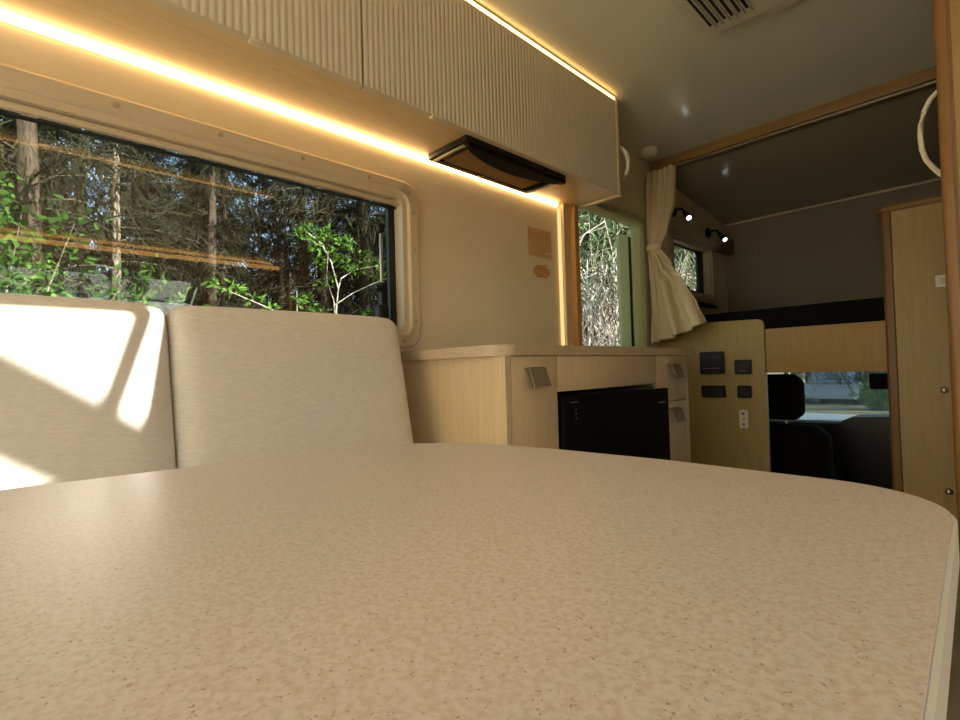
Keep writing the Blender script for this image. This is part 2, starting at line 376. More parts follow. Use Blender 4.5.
# ------------------------------------------------------------------ column, notice, LED strips
bm = new(); box(bm, XL, XL+.022, 1.628, 1.668, .0585, .656); struct('trim_4', bm, M['maple'], 'pale strip beside the honey column', 'trim')
bm = new(); box(bm, XL, XL+.045, 1.669, 1.700, .0585, .656, .004); struct('trim_5', bm, M['honey'], 'honey wood column between wall notice and window', 'trim')
def led(name, b, mat, label, group=None, along='y'):
    t = thing(name, ((b[0]+b[1])/2, (b[2]+b[3])/2, b[4]), label, 'light strip', group)
    bm = new(); box(bm, *b, .002); part('diffuser', bm, mat, t)
    return t
t = led('light_strip', (XL+.001, XL+.009, YB+.02, 1.612, .645, .6585), M['led'], 'bright warm light strip along the wall under the overhead cupboards')
bpart('mounting_rail', M['white'], t, XL+.0002, XL+.0009, YB+.02, 1.612, .640, .6588)
t = led('light_strip', (XL+.001, XL+.010, 1.614, 1.626, .0605, .640), M['led_soft'], 'dim upright light strip beside the honey wood column')
bpart('mounting_rail', M['white'], t, XL+.0003, XL+.0098, 1.6262, 1.6278, .0605, .640)
t = led('light_strip', (-.998, -.986, YB+.02, 1.722, 1.0305, 1.0385), M['led_top'], 'warm light strip on top of the cupboard doors below the ceiling')
bpart('mounting_rail', M['white'], t, -1.000, -.986, YB+.02, 1.722, 1.0387, 1.0405)
t = led('light_strip', (.345, .357, -.84, 1.15, 1.0285, 1.0385), M['led_far'], 'warm light strip on top of the opposite cupboard')
t = led('light_strip', (.345, .357, -.84, 1.13, .641, .654), M['led_far'], 'warm light strip under the opposite cupboard, mirrored in the long window')
t = led('light_strip', (.345, .357, 1.186, 1.198, .0, .640), M['led_soft'], 'upright light strip on the bathroom wall opposite the bench')
# notice on the wall
nt = thing('wall_notice', (XL, 1.5, .35), 'small printed notice with orange lines on the wall by the column', 'notice')
bm = new(); box(bm, XL+.0003, XL+.001, 1.426, 1.572, .425, .538); part('sheet', bm, M['film'], nt)
bm = new(); z = .532
while z > .428:
    big = z > .505
    h = .0055 if big else .0028; x = 1.43
    while x < 1.566:
        w = rnd.uniform(.008, .026); box(bm, XL+.001, XL+.0014, x, min(x+w, 1.568), z-h, z); x += w+.003
        if not big and rnd.random() < .04: break
    z -= h+.0030
part('printed_lines', bm, M['print'], nt)
bm = new()
for k in range(5):
    wd = (.030, .048, .052, .046, .030)[k]; zz = .395-k*.0095; x = 1.505-wd
    while x < 1.505+wd:
        w = rnd.uniform(.01, .022); box(bm, XL+.0003, XL+.0014, x, min(x+w, 1.505+wd), zz-.0075, zz); x += w+.002
part('printed_stamp', bm, M['print'], nt)

# ------------------------------------------------------------------ overhead cupboards (left, fluted doors)
XC = -.981
oc = thing('overhead_cupboard', (-1.09, 0, .658), 'long fluted overhead cupboard under the ceiling on the window side', 'cupboard')
bm = new()
box(bm, XL, XC-.021, YB+.01, 1.715, .659, .674); box(bm, XL, XL+.01, YB+.01, 1.715, .6745, 1.026); box(bm, XL, XC-.021, YB+.01, 1.715, 1.012, 1.026)
part('carcass', bm, M['maple_under'], oc)
bpart('end_panel', M['maple'], oc, XL, XC+.003, 1.716, 1.734, .652, 1.026, bev=.002)
bpart('front_lip', M['maple_under'], oc, XC-.0205, XC-.018, YB+.01, 1.7155, .6595, .672, bev=.002)
def fluted(y0, y1, z0, z1):
    bm = new(); pitch = .0148; n = int((y1-y0)/pitch)*8
    cols = []
    for i in range(n+1):
        y = y0+(y1-y0)*i/n; ph = ((y-y0)/pitch) % 1
        x = XC-.004+(.0019)*abs(math.sin(math.pi*ph))
        if i in (0, n): x = XC-.004
        cols.append((bm.verts.new((x, y, z0)), bm.verts.new((x, y, z1))))
    for a, b in zip(cols, cols[1:]): bm.faces.new((a[0], b[0], b[1], a[1]))
    bl = [bm.verts.new((XC-.02, y, z)) for y, z in ((y0, z0), (y1, z0), (y1, z1), (y0, z1))]
    bm.faces.new(bl)
    bm.faces.new([bl[0]]+[c[0] for c in cols]+[bl[1]]); bm.faces.new([bl[3]]+[c[1] for c in cols]+[bl[2]])
    bm.faces.new((bl[0], bl[3], cols[0][1], cols[0][0])); bm.faces.new((bl[1], bl[2], cols[-1][1], cols[-1][0]))
    return bm
for (a, b) in ((.609, 1.713), (-.50, .604), (-1.68, -.505)):
    d = part('door', fluted(a, b, .661, 1.024), M['flute'], oc, 60)
    bm = new(); box(bm, XC-.0195, XC-.001, a, b, .6575, .6608); part('edge_strip', bm, M['frame'], d)
    if a > -1:
        c0 = b-.22 if a < 0 else a+.225
        bm = new(); box(bm, XC-.016, XC+.001, c0-.028, c0+.028, .6535, .6605, .001); part('door_catch', bm, M['frame'], d)
# opposite overhead cupboard (carries the mirrored light strips)
o2 = thing('overhead_cupboard', (.55, 0, .658), 'plain overhead cupboard on the opposite side above the open window', 'cupboard')
bm = new(); box(bm, .36, XR, -.85, 1.17, .658, 1.026, .003); part('carcass', bm, M['maple'], o2)
bpart('door', M['flute'], o2, .345, .359, .16, 1.165, .676, 1.020, bev=.002); bpart('door', M['flute'], o2, .345, .359, -.84, .155, .676, 1.020, bev=.002)
# white hook on the far end of the cupboard
hk = thing('coat_hook', (-.975, 1.738, .74), 'small white curved hook on the end of the overhead cupboard', 'hook')
bm = new(); box(bm, -1.02, -.986, 1.7345, 1.740, .80, .86, .002); part('back_plate', bm, M['white'], hk)
bm = new(); tube(bm, [(-.995, 1.745, .855), (-.984, 1.760, .848), (-.974, 1.768, .83), (-.967, 1.77, .80), (-.968, 1.77, .77), (-.976, 1.765, .745), (-.985, 1.76, .728)], [.007, .007, .008, .009, .008, .006, .005], 8)
part('hook_arm', bm, M['white'], hk)

# range hood under the cupboard
rh = thing('range_hood', (-1.09, 1.18, .63), 'black slim range hood set under the overhead cupboard', 'range hood')
bm = new()
ring(bm, rrect(-1.178, -1.002, .942, 1.408, .006, 2), rrect(-1.160, -1.010, .972, 1.378, .004, 2), 'z', .643, .6582)
box(bm, -1.162, -1.008, .970, 1.380, .652, .658); part('hood_body', bm, M['black'], rh)
bpart('grease_filter', M['filter'], rh, -1.158, -1.04, .990, 1.358, .6455, .6515)
for (a, b) in ((.954, .964), (1.386, 1.396)):
    bpart('side_rail', M['steel'], rh, -1.172, -1.03, a, b, .639, .6425, bev=.001)
bm = new()
pts = [(-1.002, .952)]+[(-1.002, 1.404)]+[(-1.018-.052*math.sin(math.pi*(i/14))**.8, 1.402-(1.402-.954)*i/14) for i in range(15)]
prism(bm, pts, 'z', .630, .6428); bmesh.ops.bevel(bm, geom=[e for e in bm.edges if abs(e.verts[0].co.z-e.verts[1].co.z) < 1e-6], offset=.003, segments=2, affect='EDGES')
part('front_visor', bm, M['black_gloss'], rh)
bm = new(); box(bm, -1.020, -1.0, 1.375, 1.398, .6275, .6298, .001); part('switch', bm, M['charcoal'], rh)

# ------------------------------------------------------------------ ceiling things
ac = thing('air_conditioner', (-.38, 1.25, 1.0), 'cream ceiling air conditioner with dark vent slots', 'air conditioner')
bm = new(); prism(bm, rrect(-.590, -.14, .55, 1.585, .045), 'z', 1.004, ZC)
bmesh.ops.bevel(bm, geom=[e for e in bm.edges if all(v.co.z < 1.005 for v in e.verts)], offset=.02, segments=4, affect='EDGES')
part('housing', bm, M['ac'], ac, 50)
for k in range(6):
    x = -.556+k*.0200
    bpart('vent_slot', M['black'], ac, x, x+.0085, 1.00, 1.530, 1.0015, 1.0045)
for k in range(6):
    x = -.5460+k*.0200
    bpart('vent_fin', M['ac'], ac, x, x+.0045, 0.98, 1.545, .9965, 1.0038, bev=.001)
bpart('filter_cover', M['white'], ac, -.425, -.35, 1.586, 1.64, 1.016, ZC, bev=.004)
dl = thing('smoke_alarm', (-1.14, 2.262, .99), 'round white ceiling puck at the end of the beam', 'alarm')
bm = new(); lathe(bm, [(.038, .036), (.038, .012), (.034, .004), (.026, 0)], (-1.128, 2.275, 1.0085), 28); part('body', bm, M['white'], dl)
bm = new(); lathe(bm, [(.012, .002), (.011, -.001)], (-1.128, 2.275, 1.0075), 14); part('test_button', bm, M['frame'], dl)

# ------------------------------------------------------------------ curtain and rail
rl = thing('curtain_rail', (-.2, 2.41, .97), 'thin metal curtain rail under the ceiling beam', 'rail')
bm = new(); box(bm, XL+.02, .70, 2.430, 2.448, .986, .997, .003); part('track', bm, M['bronze'], rl)
cu = thing('curtain', (-1.12, 2.34, .1), 'cream curtain tied back beside the counter window', 'curtain')
def cprof(t):                              # t 0 top .. 1 bottom -> left x, right x, depth of folds
    K = [(0, -1.188, -1.035, .030), (.2, -1.188, -1.045, .028), (.36, -1.188, -1.090, .020), (.425, -1.187, -1.120, .012), (.46, -1.187, -1.118, .012), (.56, -1.188, -1.070, .022), (.72, -1.188, -1.005, .034), (.88, -1.186, -.950, .044), (1, -1.184, -.915, .050)]
    for a, b in zip(K, K[1:]):
        if t <= b[0]:
            s = (t-a[0])/(b[0]-a[0]); s = s*s*(3-2*s)*.5+s*.5
            return [a[i]+(b[i]-a[i])*s for i in (1, 2, 3)]
    return K[-1][1:]
bm = new(); NS, NT = 110, 60; gr = {}
for j in range(NT+1):
    t = j/NT; x0, x1, dp = cprof(t)
    for i in range(NS+1):
        s = i/NS
        kk = 5.5 if t < .43 else 5.5-2.3*min(1, (t-.43)/.25)
        fold = math.sin(2*math.pi*(kk*s+.25*math.sin(3*t)))*(.65+.35*math.sin(9*s+4*t))
        y = 2.345-.03*max(0, t-.45)/.55+dp*.8*fold + .02*max(0, t-.45)*s
        zt = .960-(.960-.108)*t + max(0, t-.46)/.54*(.085*s**1.6)
        gr[i, j] = bm.verts.new((x0+(x1-x0)*s+.006*math.cos(2*math.pi*5.5*s), y, zt))
for j in range(NT):
    for i in range(NS): bm.faces.new((gr[i, j], gr[i+1, j], gr[i+1, j+1], gr[i, j+1]))
cl = part('cloth', bm, M['curtain'], cu, 180)
md = cl.modifiers.new('thickness', 'SOLIDIFY'); md.thickness = .003
bm = new(); ring(bm, rrect(-1.196, -1.112, 2.315, 2.375, .02), rrect(-1.191, -1.117, 2.320, 2.370, .016), 'z', .565, .592); part('tie_band', bm, M['curtain'], cu)

# ------------------------------------------------------------------ counter
ct = tag(None or (lambda: (lambda bm: (prism(bm, [(XL+.002, .8217)]+[(-.842+.06*math.sin(a), .8817-.06*math.cos(a)) for a in [i*math.pi/16 for i in range(9)]]+[(-.782, 1.877), (XL+.002, 1.877)], 'z', .032, .058), part('countertop', bm, M['counter']))[1])(new()))(), 'speckled beige counter top with rounded corner', 'countertop')
kc = thing('kitchen_cabinet', (-1.0, 1.33, -H), 'pale maple kitchen cabinet around the black fridge', 'cabinet')
bm = new()
box(bm, XL+.002, -.787, .840, .856, -H, .0318); part('side_panel', bm, M['maple'], kc)
bpart('side_panel', M['maple'], kc, XL+.002, -.787, 1.806, 1.822, -H, .0318)
bpart('corner_post', M['maple'], kc, -.7868, -.7855, .840, .858, -H, .0318)
bpart('back_panel', M['maple'], kc, XL+.002, XL+.012, .857, 1.805, -H, .0318)
bpart('fridge_side', M['maple'], kc, XL+.013, -.804, 1.026, 1.038, -H, .0318); bpart('fridge_side', M['maple'], kc, XL+.013, -.804, 1.578, 1.588, -H, .0318)
bpart('bottom_panel', M['maple'], kc, XL+.013, -.804, .857, 1.0255, -.76, -.744); bpart('bottom_panel', M['maple'], kc, XL+.013, -.804, 1.589, 1.805, -.76, -.744)
bpart('fascia', M['maple'], kc, -.803, -.786, 1.0375, 1.5765, -.062, .0302, bev=.001)
def handle(p, y, z):
    bm = new(); w = .062
    prism(bm, [(-.786, z), (-.774, z+.001), (-.7690, z-.003), (-.754, z-.046), (-.757, z-.047), (-.7725, z-.004), (-.7765, z-.0025), (-.786, z-.004)], 'y', y, y+w)
    part('handle', bm, M['bronze'], p, label='bronze tab handle')
d = bpart('door', M['maple'], kc, -.803, -.786, .8605, 1.0345, -.76, .0302, bev=.001); handle(d, .908, .003)
d = bpart('drawer', M['maple'], kc, -.803, -.786, 1.5795, 1.8045, -.126, .0302, bev=.001); handle(d, 1.66, .001)
d = bpart('drawer', M['maple'], kc, -.803, -.786, 1.5795, 1.8045, -.42, -.129, bev=.001); handle(d, 1.66, -.150)
d = bpart('drawer', M['maple'], kc, -.803, -.786, 1.5795, 1.8045, -.76, -.423, bev=.001); handle(d, 1.66, -.445)
fg = thing('fridge', (-.98, 1.31, -.60), 'black fridge with its door slightly ajar in the maple cabinet', 'fridge')
bpart('body', M['black'], fg, -1.17, -.796, 1.045, 1.572, -.60, -.070)
bpart('plinth', M['black'], fg, -1.15, -.81, 1.05, 1.567, -H+.001, -.601)
def ajar(bm):                             # the door stands slightly open, hinged at its left edge
    a = math.radians(4.2); hx, hy = -.790, 1.047
    for v in bm.verts:
        x, y = v.co.x-hx, v.co.y-hy; v.co.x = hx+x*math.cos(a)+y*math.sin(a); v.co.y = hy+y*math.cos(a)-x*math.sin(a)
    return bm
bm = new(); box(bm, -.7905, -.778, 1.047, 1.566, -.598, -.075, .004); fd = part('door', ajar(bm), M['black_gloss'], fg)
bm = new(); box(bm, -.7775, -.7765, 1.075, 1.108, -.0935, -.0905); part('latch_mark', ajar(bm), M['steel'], fd)
for k in range(3):
    bm = new(); box(bm, -.7775, -.7770, 1.095, 1.100, -.113-k*.012, -.109-k*.012); part('indicator', ajar(bm), M['grey'], fd)
bm = new()
for k in range(5): box(bm, -.7775, -.7770, 1.505+k*.0075, 1.510+k*.0075, -.122, -.116)
part('badge', ajar(bm), M['grey'], fd)

# ------------------------------------------------------------------ bench and cushions
bn = thing('bench', (-1.0, -.4, -H), 'built in bench under the long window', 'bench')
bpart('base', M['maple'], bn, XL+.002, -.74, -1.68, .835, -H, -.46)
def cushion(x0, x1, y0, y1, z0, z1, r=.035, bulge=(0, 0, 0), lean=0, n=18):
    bm = new(); bmesh.ops.create_cube(bm, size=2)
    bmesh.ops.subdivide_edges(bm, edges=bm.edges[:], cuts=n, use_grid_fill=True)
    hs = Vector(((x1-x0)/2, (y1-y0)/2, (z1-z0)/2)); c = Vector(((x0+x1)/2, (y0+y1)/2, (z0+z1)/2))
    for v in bm.verts:
        q = Vector(v.co); p = Vector([q[i]*hs[i] for i in range(3)])
        inner = Vector([max(-(hs[i]-r), min(hs[i]-r, p[i])) for i in range(3)])
        d = p-inner
        if d.length > 1e-9: d = d.normalized()*r
        p = inner+d
        for i in range(3):
            j, k = (i+1) % 3, (i+2) % 3
            p[i] += bulge[i]*q[i]*(1-q[j]**4)*(1-q[k]**4)
        p.x += lean*(hs.z-p.z)
        v.co = p+c
    return bm
s1 = part('seat_cushion', cushion(XL+.06, -.72, .010, .825, -.459, -.335, .03, (0, 0, .01)), M['fabric'], bn, 60)
s2 = part('seat_cushion', cushion(XL+.06, -.72, -1.66, .005, -.459, -.335, .03, (0, 0, .01)), M['fabric'], bn, 60)
for (y0, y1, lab) in ((.2345, .758, 'cream fabric back cushion in shade next to the kitchen counter'), (-.62, .2315, 'cream fabric back cushion lit by the sun')):
    c = part('back_cushion', cushion(-1.186, -1.080, y0, y1, -.322, .143, .030, (.010, .001, .004), .20, 22), M['fabric'], None, 60)
    tag(c, lab, 'cushion', 'back cushions on the bench')
ob = thing('bench', (.55, -.3, -H), 'built in bench on the opposite side', 'bench')
bpart('base', M['maple'], ob, .40, XR-.002, -.85, 1.10, -H, -.46)
part('seat_cushion', cushion(.38, XR-.004, -.85, 1.09, -.459, -.34, .03), M['fabric'], ob, 60)

# ------------------------------------------------------------------ table
tb = thing('dining_table', (-.34, -.05, -H), 'speckled beige dining table with rounded corners', 'table')
def arc(c, r, a0, a1, n=10): return [(c[0]+r*math.cos(a0+(a1-a0)*i/n), c[1]+r*math.sin(a0+(a1-a0)*i/n)) for i in range(n+1)]
out = arc((-.1025, .420), .081, math.radians(2), math.radians(90), 14)
out[-1] = (-.105, .501)
out += [(-.25, .504), (-.37, .494)] + [(-.44, .485), (-.495, .472), (-.535, .452), (-.565, .425), (-.585, .398), (-.598, .37), (-.612, .30)] + [(-.634, .165), (-.655, .01), (-.69, -.30)] + arc((-.60, -.46), .09, math.pi, 1.5*math.pi, 6) + arc((-.10, -.46), .09, -.5*math.pi, 0, 6) + [(-.0140, -.1), (-.0155, .05), (-.0175, .185), (-.0195, .30)]
bm = new(); prism(bm, out, 'z', -.126, -.100)
bmesh.ops.bevel(bm, geom=[e for e in bm.edges if all(v.co.z > -.101 for v in e.verts)], offset=.0018, segments=2, affect='EDGES')
top = part('tabletop', bm, M['table'], tb)
n = len(out); off = []
for i in range(n):
    a, b = Vector(out[i-1]), Vector(out[(i+1) % n]); d = (b-a).normalized(); off.append((out[i][0]+d.y*.0022, out[i][1]-d.x*.0022))
bm = new(); ring(bm, off, [(p[0]+(o[0]-p[0])*.05, p[1]+(o[1]-p[1])*.05) for p, o in zip(out, off)], 'z', -.1265, -.1025); part('edge_band', bm, M['edge'], tb)
bm = new(); lathe(bm, [(.03, -.127), (.03, -H+.02)], (-.35, -.05, 0), 20); part('pedestal', bm, M['steel'], tb)
bm = new(); lathe(bm, [(.16, -H+.001), (.16, -H+.008), (.04, -H+.024)], (-.35, -.05, 0), 28); part('foot', bm, M['steel'], tb)

# ------------------------------------------------------------------ partition, controls, header, mattress, closet, bathroom
bm = new()
r = .028; x1, zt = -.712, .192
pts = [(XL+.002, -H), (XL+.002, zt+.010), (x1-r, zt)]+[(x1-r+r*math.sin(a), zt-r+r*math.cos(a)) for a in [i*math.pi/16 for i in range(1, 9)]]+[(x1, -H)]
prism(bm, pts, 'y', 2.452, 2.478)
tag(part('partition_panel', bm, M['maple_dim']), 'pale maple partition with rounded corner carrying black controls', 'partition')
PY = 2.452
def ctrl(name, x0, x1, z0, z1, label, cat, kind):
    t = thing(name, ((x0+x1)/2, PY, z0), label, cat)
    d = .022 if kind == 'monitor' else .012
    mat = M['white'] if kind == 'socket' else M['black']
    bm = new(); prism(bm, rrect(x0, x1, z0, z1, .006, 3), 'y', PY-d, PY-.0004); part('housing', bm, mat, t)
    f = PY-d
    def tile(n, a0, a1, b0, b1, m, e=.002): bpart(n, M[m], t, a0, a1, f-e, f-.0001, b0, b1)
    w, h = x1-x0, z1-z0
    if kind == 'monitor':
        tile('screen', x0+w*.14, x1-w*.14, z0+h*.42, z1-h*.2, 'charcoal')
        bm = new()
        for k in range(3):
            cx = x0+w*(.28+.22*k); ring(bm, rrect(cx-.010, cx+.010, z0+h*.47, z0+h*.74, .004, 2), rrect(cx-.006, cx+.006, z0+h*.52, z0+h*.69, .002, 2), 'y', f-.0028, f-.002)
        part('segments', bm, M['black'], t)
        bm = new(); x = x0+w*.16
        while x < x1-w*.2: box(bm, x, x+.004, f-.0012, f-.0001, z0+h*.22, z0+h*.27); x += .0062
        part('lettering', bm, M['grey'], t)
    elif kind == 'small':
        tile('screen', x0+w*.22, x1-w*.22, z0+h*.4, z1-h*.25, 'charcoal')
        bm = new(); x = x0+w*.26
        while x < x1-w*.3: box(bm, x, x+.004, f-.0012, f-.0001, z0+h*.2, z0+h*.28); x += .0062
        part('lettering', bm, M['grey'], t)
    elif kind == 'switches':
        tile('rocker_switch', x0+w*.08, x0+w*.40, z0+h*.14, z1-h*.14, 'charcoal'); tile('rocker_switch', x0+w*.46, x1-w*.08, z0+h*.14, z1-h*.14, 'charcoal')
    elif kind == 'one':
        tile('rocker_switch', x0+w*.2, x1-w*.2, z0+h*.16, z1-h*.16, 'charcoal')
    elif kind == 'socket':
        for k in range(3):
            zc = z0+h*(.2+.3*k); bm = new(); lathe(bm, [(.007, 0), (.007, -.002)], ((x0+x1)/2, f, zc), 12, 'y'); part('socket_hole', bm, M['grey' if k != 1 else 'frame'], t)
ctrl('control_panel', -.989, -.882, -.050, .055, 'largest black control display at upper left of the maple partition', 'control panel', 'monitor')
ctrl('control_panel', -.836, -.766, -.054, .012, 'small square black display right of the larger display', 'control panel', 'small')
ctrl('switch_plate', -.990, -.882, -.162, -.106, 'wide black double switch below the larger display', 'switch', 'switches')
ctrl('switch_plate', -.828, -.770, -.162, -.106, 'small square black switch above the white socket', 'switch', 'one')
ctrl('socket_outlet', -.824, -.788, -.299, -.218, 'white upright socket strip below the black switches', 'socket', 'socket')
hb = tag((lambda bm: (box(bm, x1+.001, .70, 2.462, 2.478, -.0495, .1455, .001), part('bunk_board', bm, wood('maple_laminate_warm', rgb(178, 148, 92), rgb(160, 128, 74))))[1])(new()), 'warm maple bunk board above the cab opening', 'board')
bm = new(); box(bm, XL+.004, XR-.004, 2.480, Y2-.002, .10, .1295); tag(part('bed_platform', bm, M['maple']), 'platform board under the black mattress', 'bunk')
bm = new(); box(bm, XL+.01, .70, 2.484, Y2-.01, .130, .240, .012, 3); tag(part('mattress', bm, M['black_fab']), 'black mattress on the bunk above the cab', 'mattress')
cs = thing('wardrobe', (.05, 2.42, -H), 'half height maple wardrobe with rounded top cap by the cab opening', 'wardrobe')
bm = new(); box(bm, -.252, .60, 2.405, 2.4605, -H, .548); part('body', bm, M['maple_dim'], cs)
bm = new(); prism(bm, [(-.252, 2.4605), (-.252, 2.405), (-.256, 2.4015), (-.276, 2.403), (-.284, 2.410), (-.285, 2.4605)], 'z', -H, .548); part('corner_strip', bm, M['honey_dim'], cs)
bm = new(); prism(bm, [(.60, 2.4607), (.60, 2.393), (-.27, 2.393)]+[(-.272-.026*math.sin(a), 2.419-.026*math.cos(a)) for a in [i*math.pi/12 for i in range(1, 7)]]+[(-.298, 2.4607)], 'z', .5485, .570)
bmesh.ops.bevel(bm, geom=[e for e in bm.edges if abs(e.verts[0].co.z-e.verts[1].co.z) < 1e-6], offset=.006, segments=3, affect='EDGES'); part('top_cap', bm, M['honey_across'], cs)
sw = thing('light_switch', (-.12, 2.405, .245), 'small white square switch on the wardrobe front', 'switch')
bm = new(); prism(bm, rrect(-.138, -.096, .246, .288, .004, 3), 'y', 2.394, 2.4045); part('plate', bm, M['white'], sw)
bpart('rocker', M['frame'], sw, -.124, -.110, 2.391, 2.3938, .258, .276, bev=.001)
for (z, lab) in ((-.118, 'upper round metal stud on the wardrobe front beside the bathroom post'), (-.476, 'lower round metal stud on the wardrobe front just above the table')):
    bm = new(); lathe(bm, [(.012, 0), (.012, -.003), (.008, -.009), (.003, -.011)], (-.128, 2.4046, z), 18, 'y')
    tag(part('metal_stud', bm, M['steel']), lab, 'stud', 'metal studs on the wardrobe front')
# bathroom cubicle: rear wall panel with rounded honey post
YP = 1.2
bm = new(); box(bm, -.034, XR-.001, YP, YP+.02, -H, ZC-.0005); box(bm, -.050, -.034, YP+.03, 1.62, -H, ZC-.0005)
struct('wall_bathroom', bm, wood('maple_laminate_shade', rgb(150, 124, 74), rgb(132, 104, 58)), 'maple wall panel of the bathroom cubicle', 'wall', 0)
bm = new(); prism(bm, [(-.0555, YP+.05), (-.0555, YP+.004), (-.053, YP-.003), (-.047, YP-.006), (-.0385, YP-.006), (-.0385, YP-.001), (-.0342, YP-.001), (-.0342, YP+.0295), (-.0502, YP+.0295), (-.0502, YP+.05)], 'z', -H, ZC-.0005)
struct('trim_6', bm, M['honey_dim'], 'rounded honey wood post at the corner of the bathroom cubicle', 'trim', 60)
hs = thing('shower_hose', (-.06, 1.55, .5), 'white hose loop hanging behind the bathroom post', 'hose')
bm = new()
hose_pts = [(-.056, 1.5, .592), (-.071, 1.5, .585), (-.081, 1.5, .574), (-.092, 1.5, .551), (-.098, 1.5, .524), (-.100, 1.5, .497), (-.098, 1.5, .467), (-.092, 1.5, .442), (-.081, 1.5, .421), (-.070, 1.5, .404), (-.056, 1.5, .392)]
tube(bm, hose_pts, .0052, 10); part('tube', bm, M['white'], hs)
for q in (hose_pts[0], hose_pts[-1]):
    bm = new(); lathe(bm, [(.013, 0), (.013, -.006), (.009, -.009)], (-.0505, q[1], q[2]), 14, 'x'); part('wall_fitting', bm, M['white'], hs)

# ------------------------------------------------------------------ reading lamps in the alcove
for (y, z, ty, lab) in ((2.655, .834, 2.60, 'slim black reading lamp nearer the curtain'), (3.13, .800, 3.098, 'slim black reading lamp in the far alcove corner')):
    rd = thing('reading_lamp', (XL, y, z), lab, 'lamp', 'reading lamps in the sleeping alcove')
    bm = new(); lathe(bm, [(.030, 0), (.030, .012), (.022, .018)], (XL+.0004, y, z), 18, 'x'); part('base', bm, M['black'], rd)
    tip = Vector((-1.085, ty, z-.072)); a = Vector((XL+.018, y, z)); mid = Vector((XL+.055, y-.004, z+.004)); dv = (tip-mid).normalized()
    bm = new(); tube(bm, [a, a.lerp(mid, .5)+Vector((0, 0, .004)), mid, mid.lerp(tip, .45)], .006, 8); part('gooseneck', bm, M['black'], rd)
    bm = new(); tube(bm, [mid.lerp(tip, .40), tip-dv*.010, tip-dv*.004], [.011, .016, .017], 14); part('head', bm, M['black'], rd)
    bm = new(); tube(bm, [tip-dv*.0038, tip, tip+dv*.004], [.012, .0115, .006], 14); part('bulb', bm, M['bulb'], rd)
bm = new(); prism(bm, [(3.22, .70), (3.428, .70), (3.428, .80)], 'x', XL+.0005, XL+.05)
tag(part('corner_shelf', bm, M['luton']), 'small dark corner bracket beside the far reading lamp', 'bracket')

# ------------------------------------------------------------------ cab
bm = new(); slab(bm, 'x', -1.06, -1.03, 2.50, 3.95, -H, .06, [(2.75, 3.35, -.30, 0)]); struct('wall_cab', bm, M['charcoal'], 'dark left side wall of the driving cab', 'wall', 0)
bm = new(); slab(bm, 'x', .90, .93, 2.50, 3.95, -H, .06, []); struct('wall_cab', bm, M['charcoal'], 'dark right side wall of the driving cab', 'wall', 0)
bm = new(); prism(bm, [(2.50, .06), (3.30, .06), (3.30, .085), (2.50, .085)], 'x', -1.06, .93); struct('ceiling', bm, M['charcoal'], 'dark roof lining of the driving cab', 'ceiling', 0)
ws = thing('window_5', (-.06, 3.6, -.34), 'windscreen of the cab', 'window', kind='structure')
bm = new(); vs = [bm.verts.new(p) for p in ((-1.03, 3.93, -.355), (.90, 3.93, -.355), (.80, 3.30, .075), (-.95, 3.30, .075))]; bm.faces.new(vs); part('glass_pane', bm, M['screen_glass'], ws)
db = thing('dashboard', (-.06, 3.5, -H), 'dark dashboard with its top coloured as skylit below the windscreen', 'dashboard')
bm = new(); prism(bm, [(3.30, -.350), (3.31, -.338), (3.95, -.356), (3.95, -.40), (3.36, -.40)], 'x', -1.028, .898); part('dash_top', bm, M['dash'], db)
bm = new(); prism(bm, [(3.36, -H+.001), (3.30, -.55), (3.295, -.3505), (3.36, -.4005), (3.95, -.4005), (3.95, -H+.001)], 'x', -1.028, .898); part('fascia', bm, M['black'], db)
bm = new(); prism(bm, [(-.60+.0, -.36), (-.575, -.325), (-.53, -.305), (-.40, -.298), (-.10, -.30), (-.05, -.36)], 'y', 3.24, 3.42); part('instrument_hood', bm, M['black'], db)
mr = thing('rear_view_mirror', (-.38, 3.35, -.15), 'dark rear view mirror hanging at the windscreen', 'mirror')
bm = new(); box(bm, -.475, -.24, 3.33, 3.365, -.165, -.075, .016, 4); part('housing', bm, M['black'], mr)
bm = new(); box(bm, -.468, -.247, 3.328, 3.3298, -.158, -.082); part('mirror_glass', bm, M['black_gloss'], mr)
bm = new(); tube(bm, [(-.36, 3.36, -.10), (-.36, 3.385, .02)], .008, 8); part('stalk', bm, M['black'], mr)
def cab_seat(cx, label):
    st = thing('cab_seat', (cx, 2.85, -H), label, 'seat')
    part('backrest', cushion(cx-.24, cx+.24, 2.80, 2.93, -.66, -.325, .06, (.01, .02, .01)), M['black_fab'], st, 60)
    part('headrest', cushion(cx-.130, cx+.130, 2.84, 2.94, -.295, -.070, .045, (.008, .01, .005)), M['black_fab'], st, 60)
    part('seat_pad', cushion(cx-.25, cx+.25, 2.88, 3.27, -.68, -.56, .04), M['black_fab'], st, 60)
    bpart('base', M['black'], st, cx-.2, cx+.2, 2.86, 3.25, -H+.001, -.681)
    for s in (-.055, .055):
        bm = new(); tube(bm, [(cx+s, 2.89, -.36), (cx+s, 2.89, -.27)], .006, 8); part('headrest_post', bm, M['steel'], st)
cab_seat(-.805, 'black cab seat with headrest seen through the opening')
cab_seat(.45, 'black cab seat behind the wardrobe')

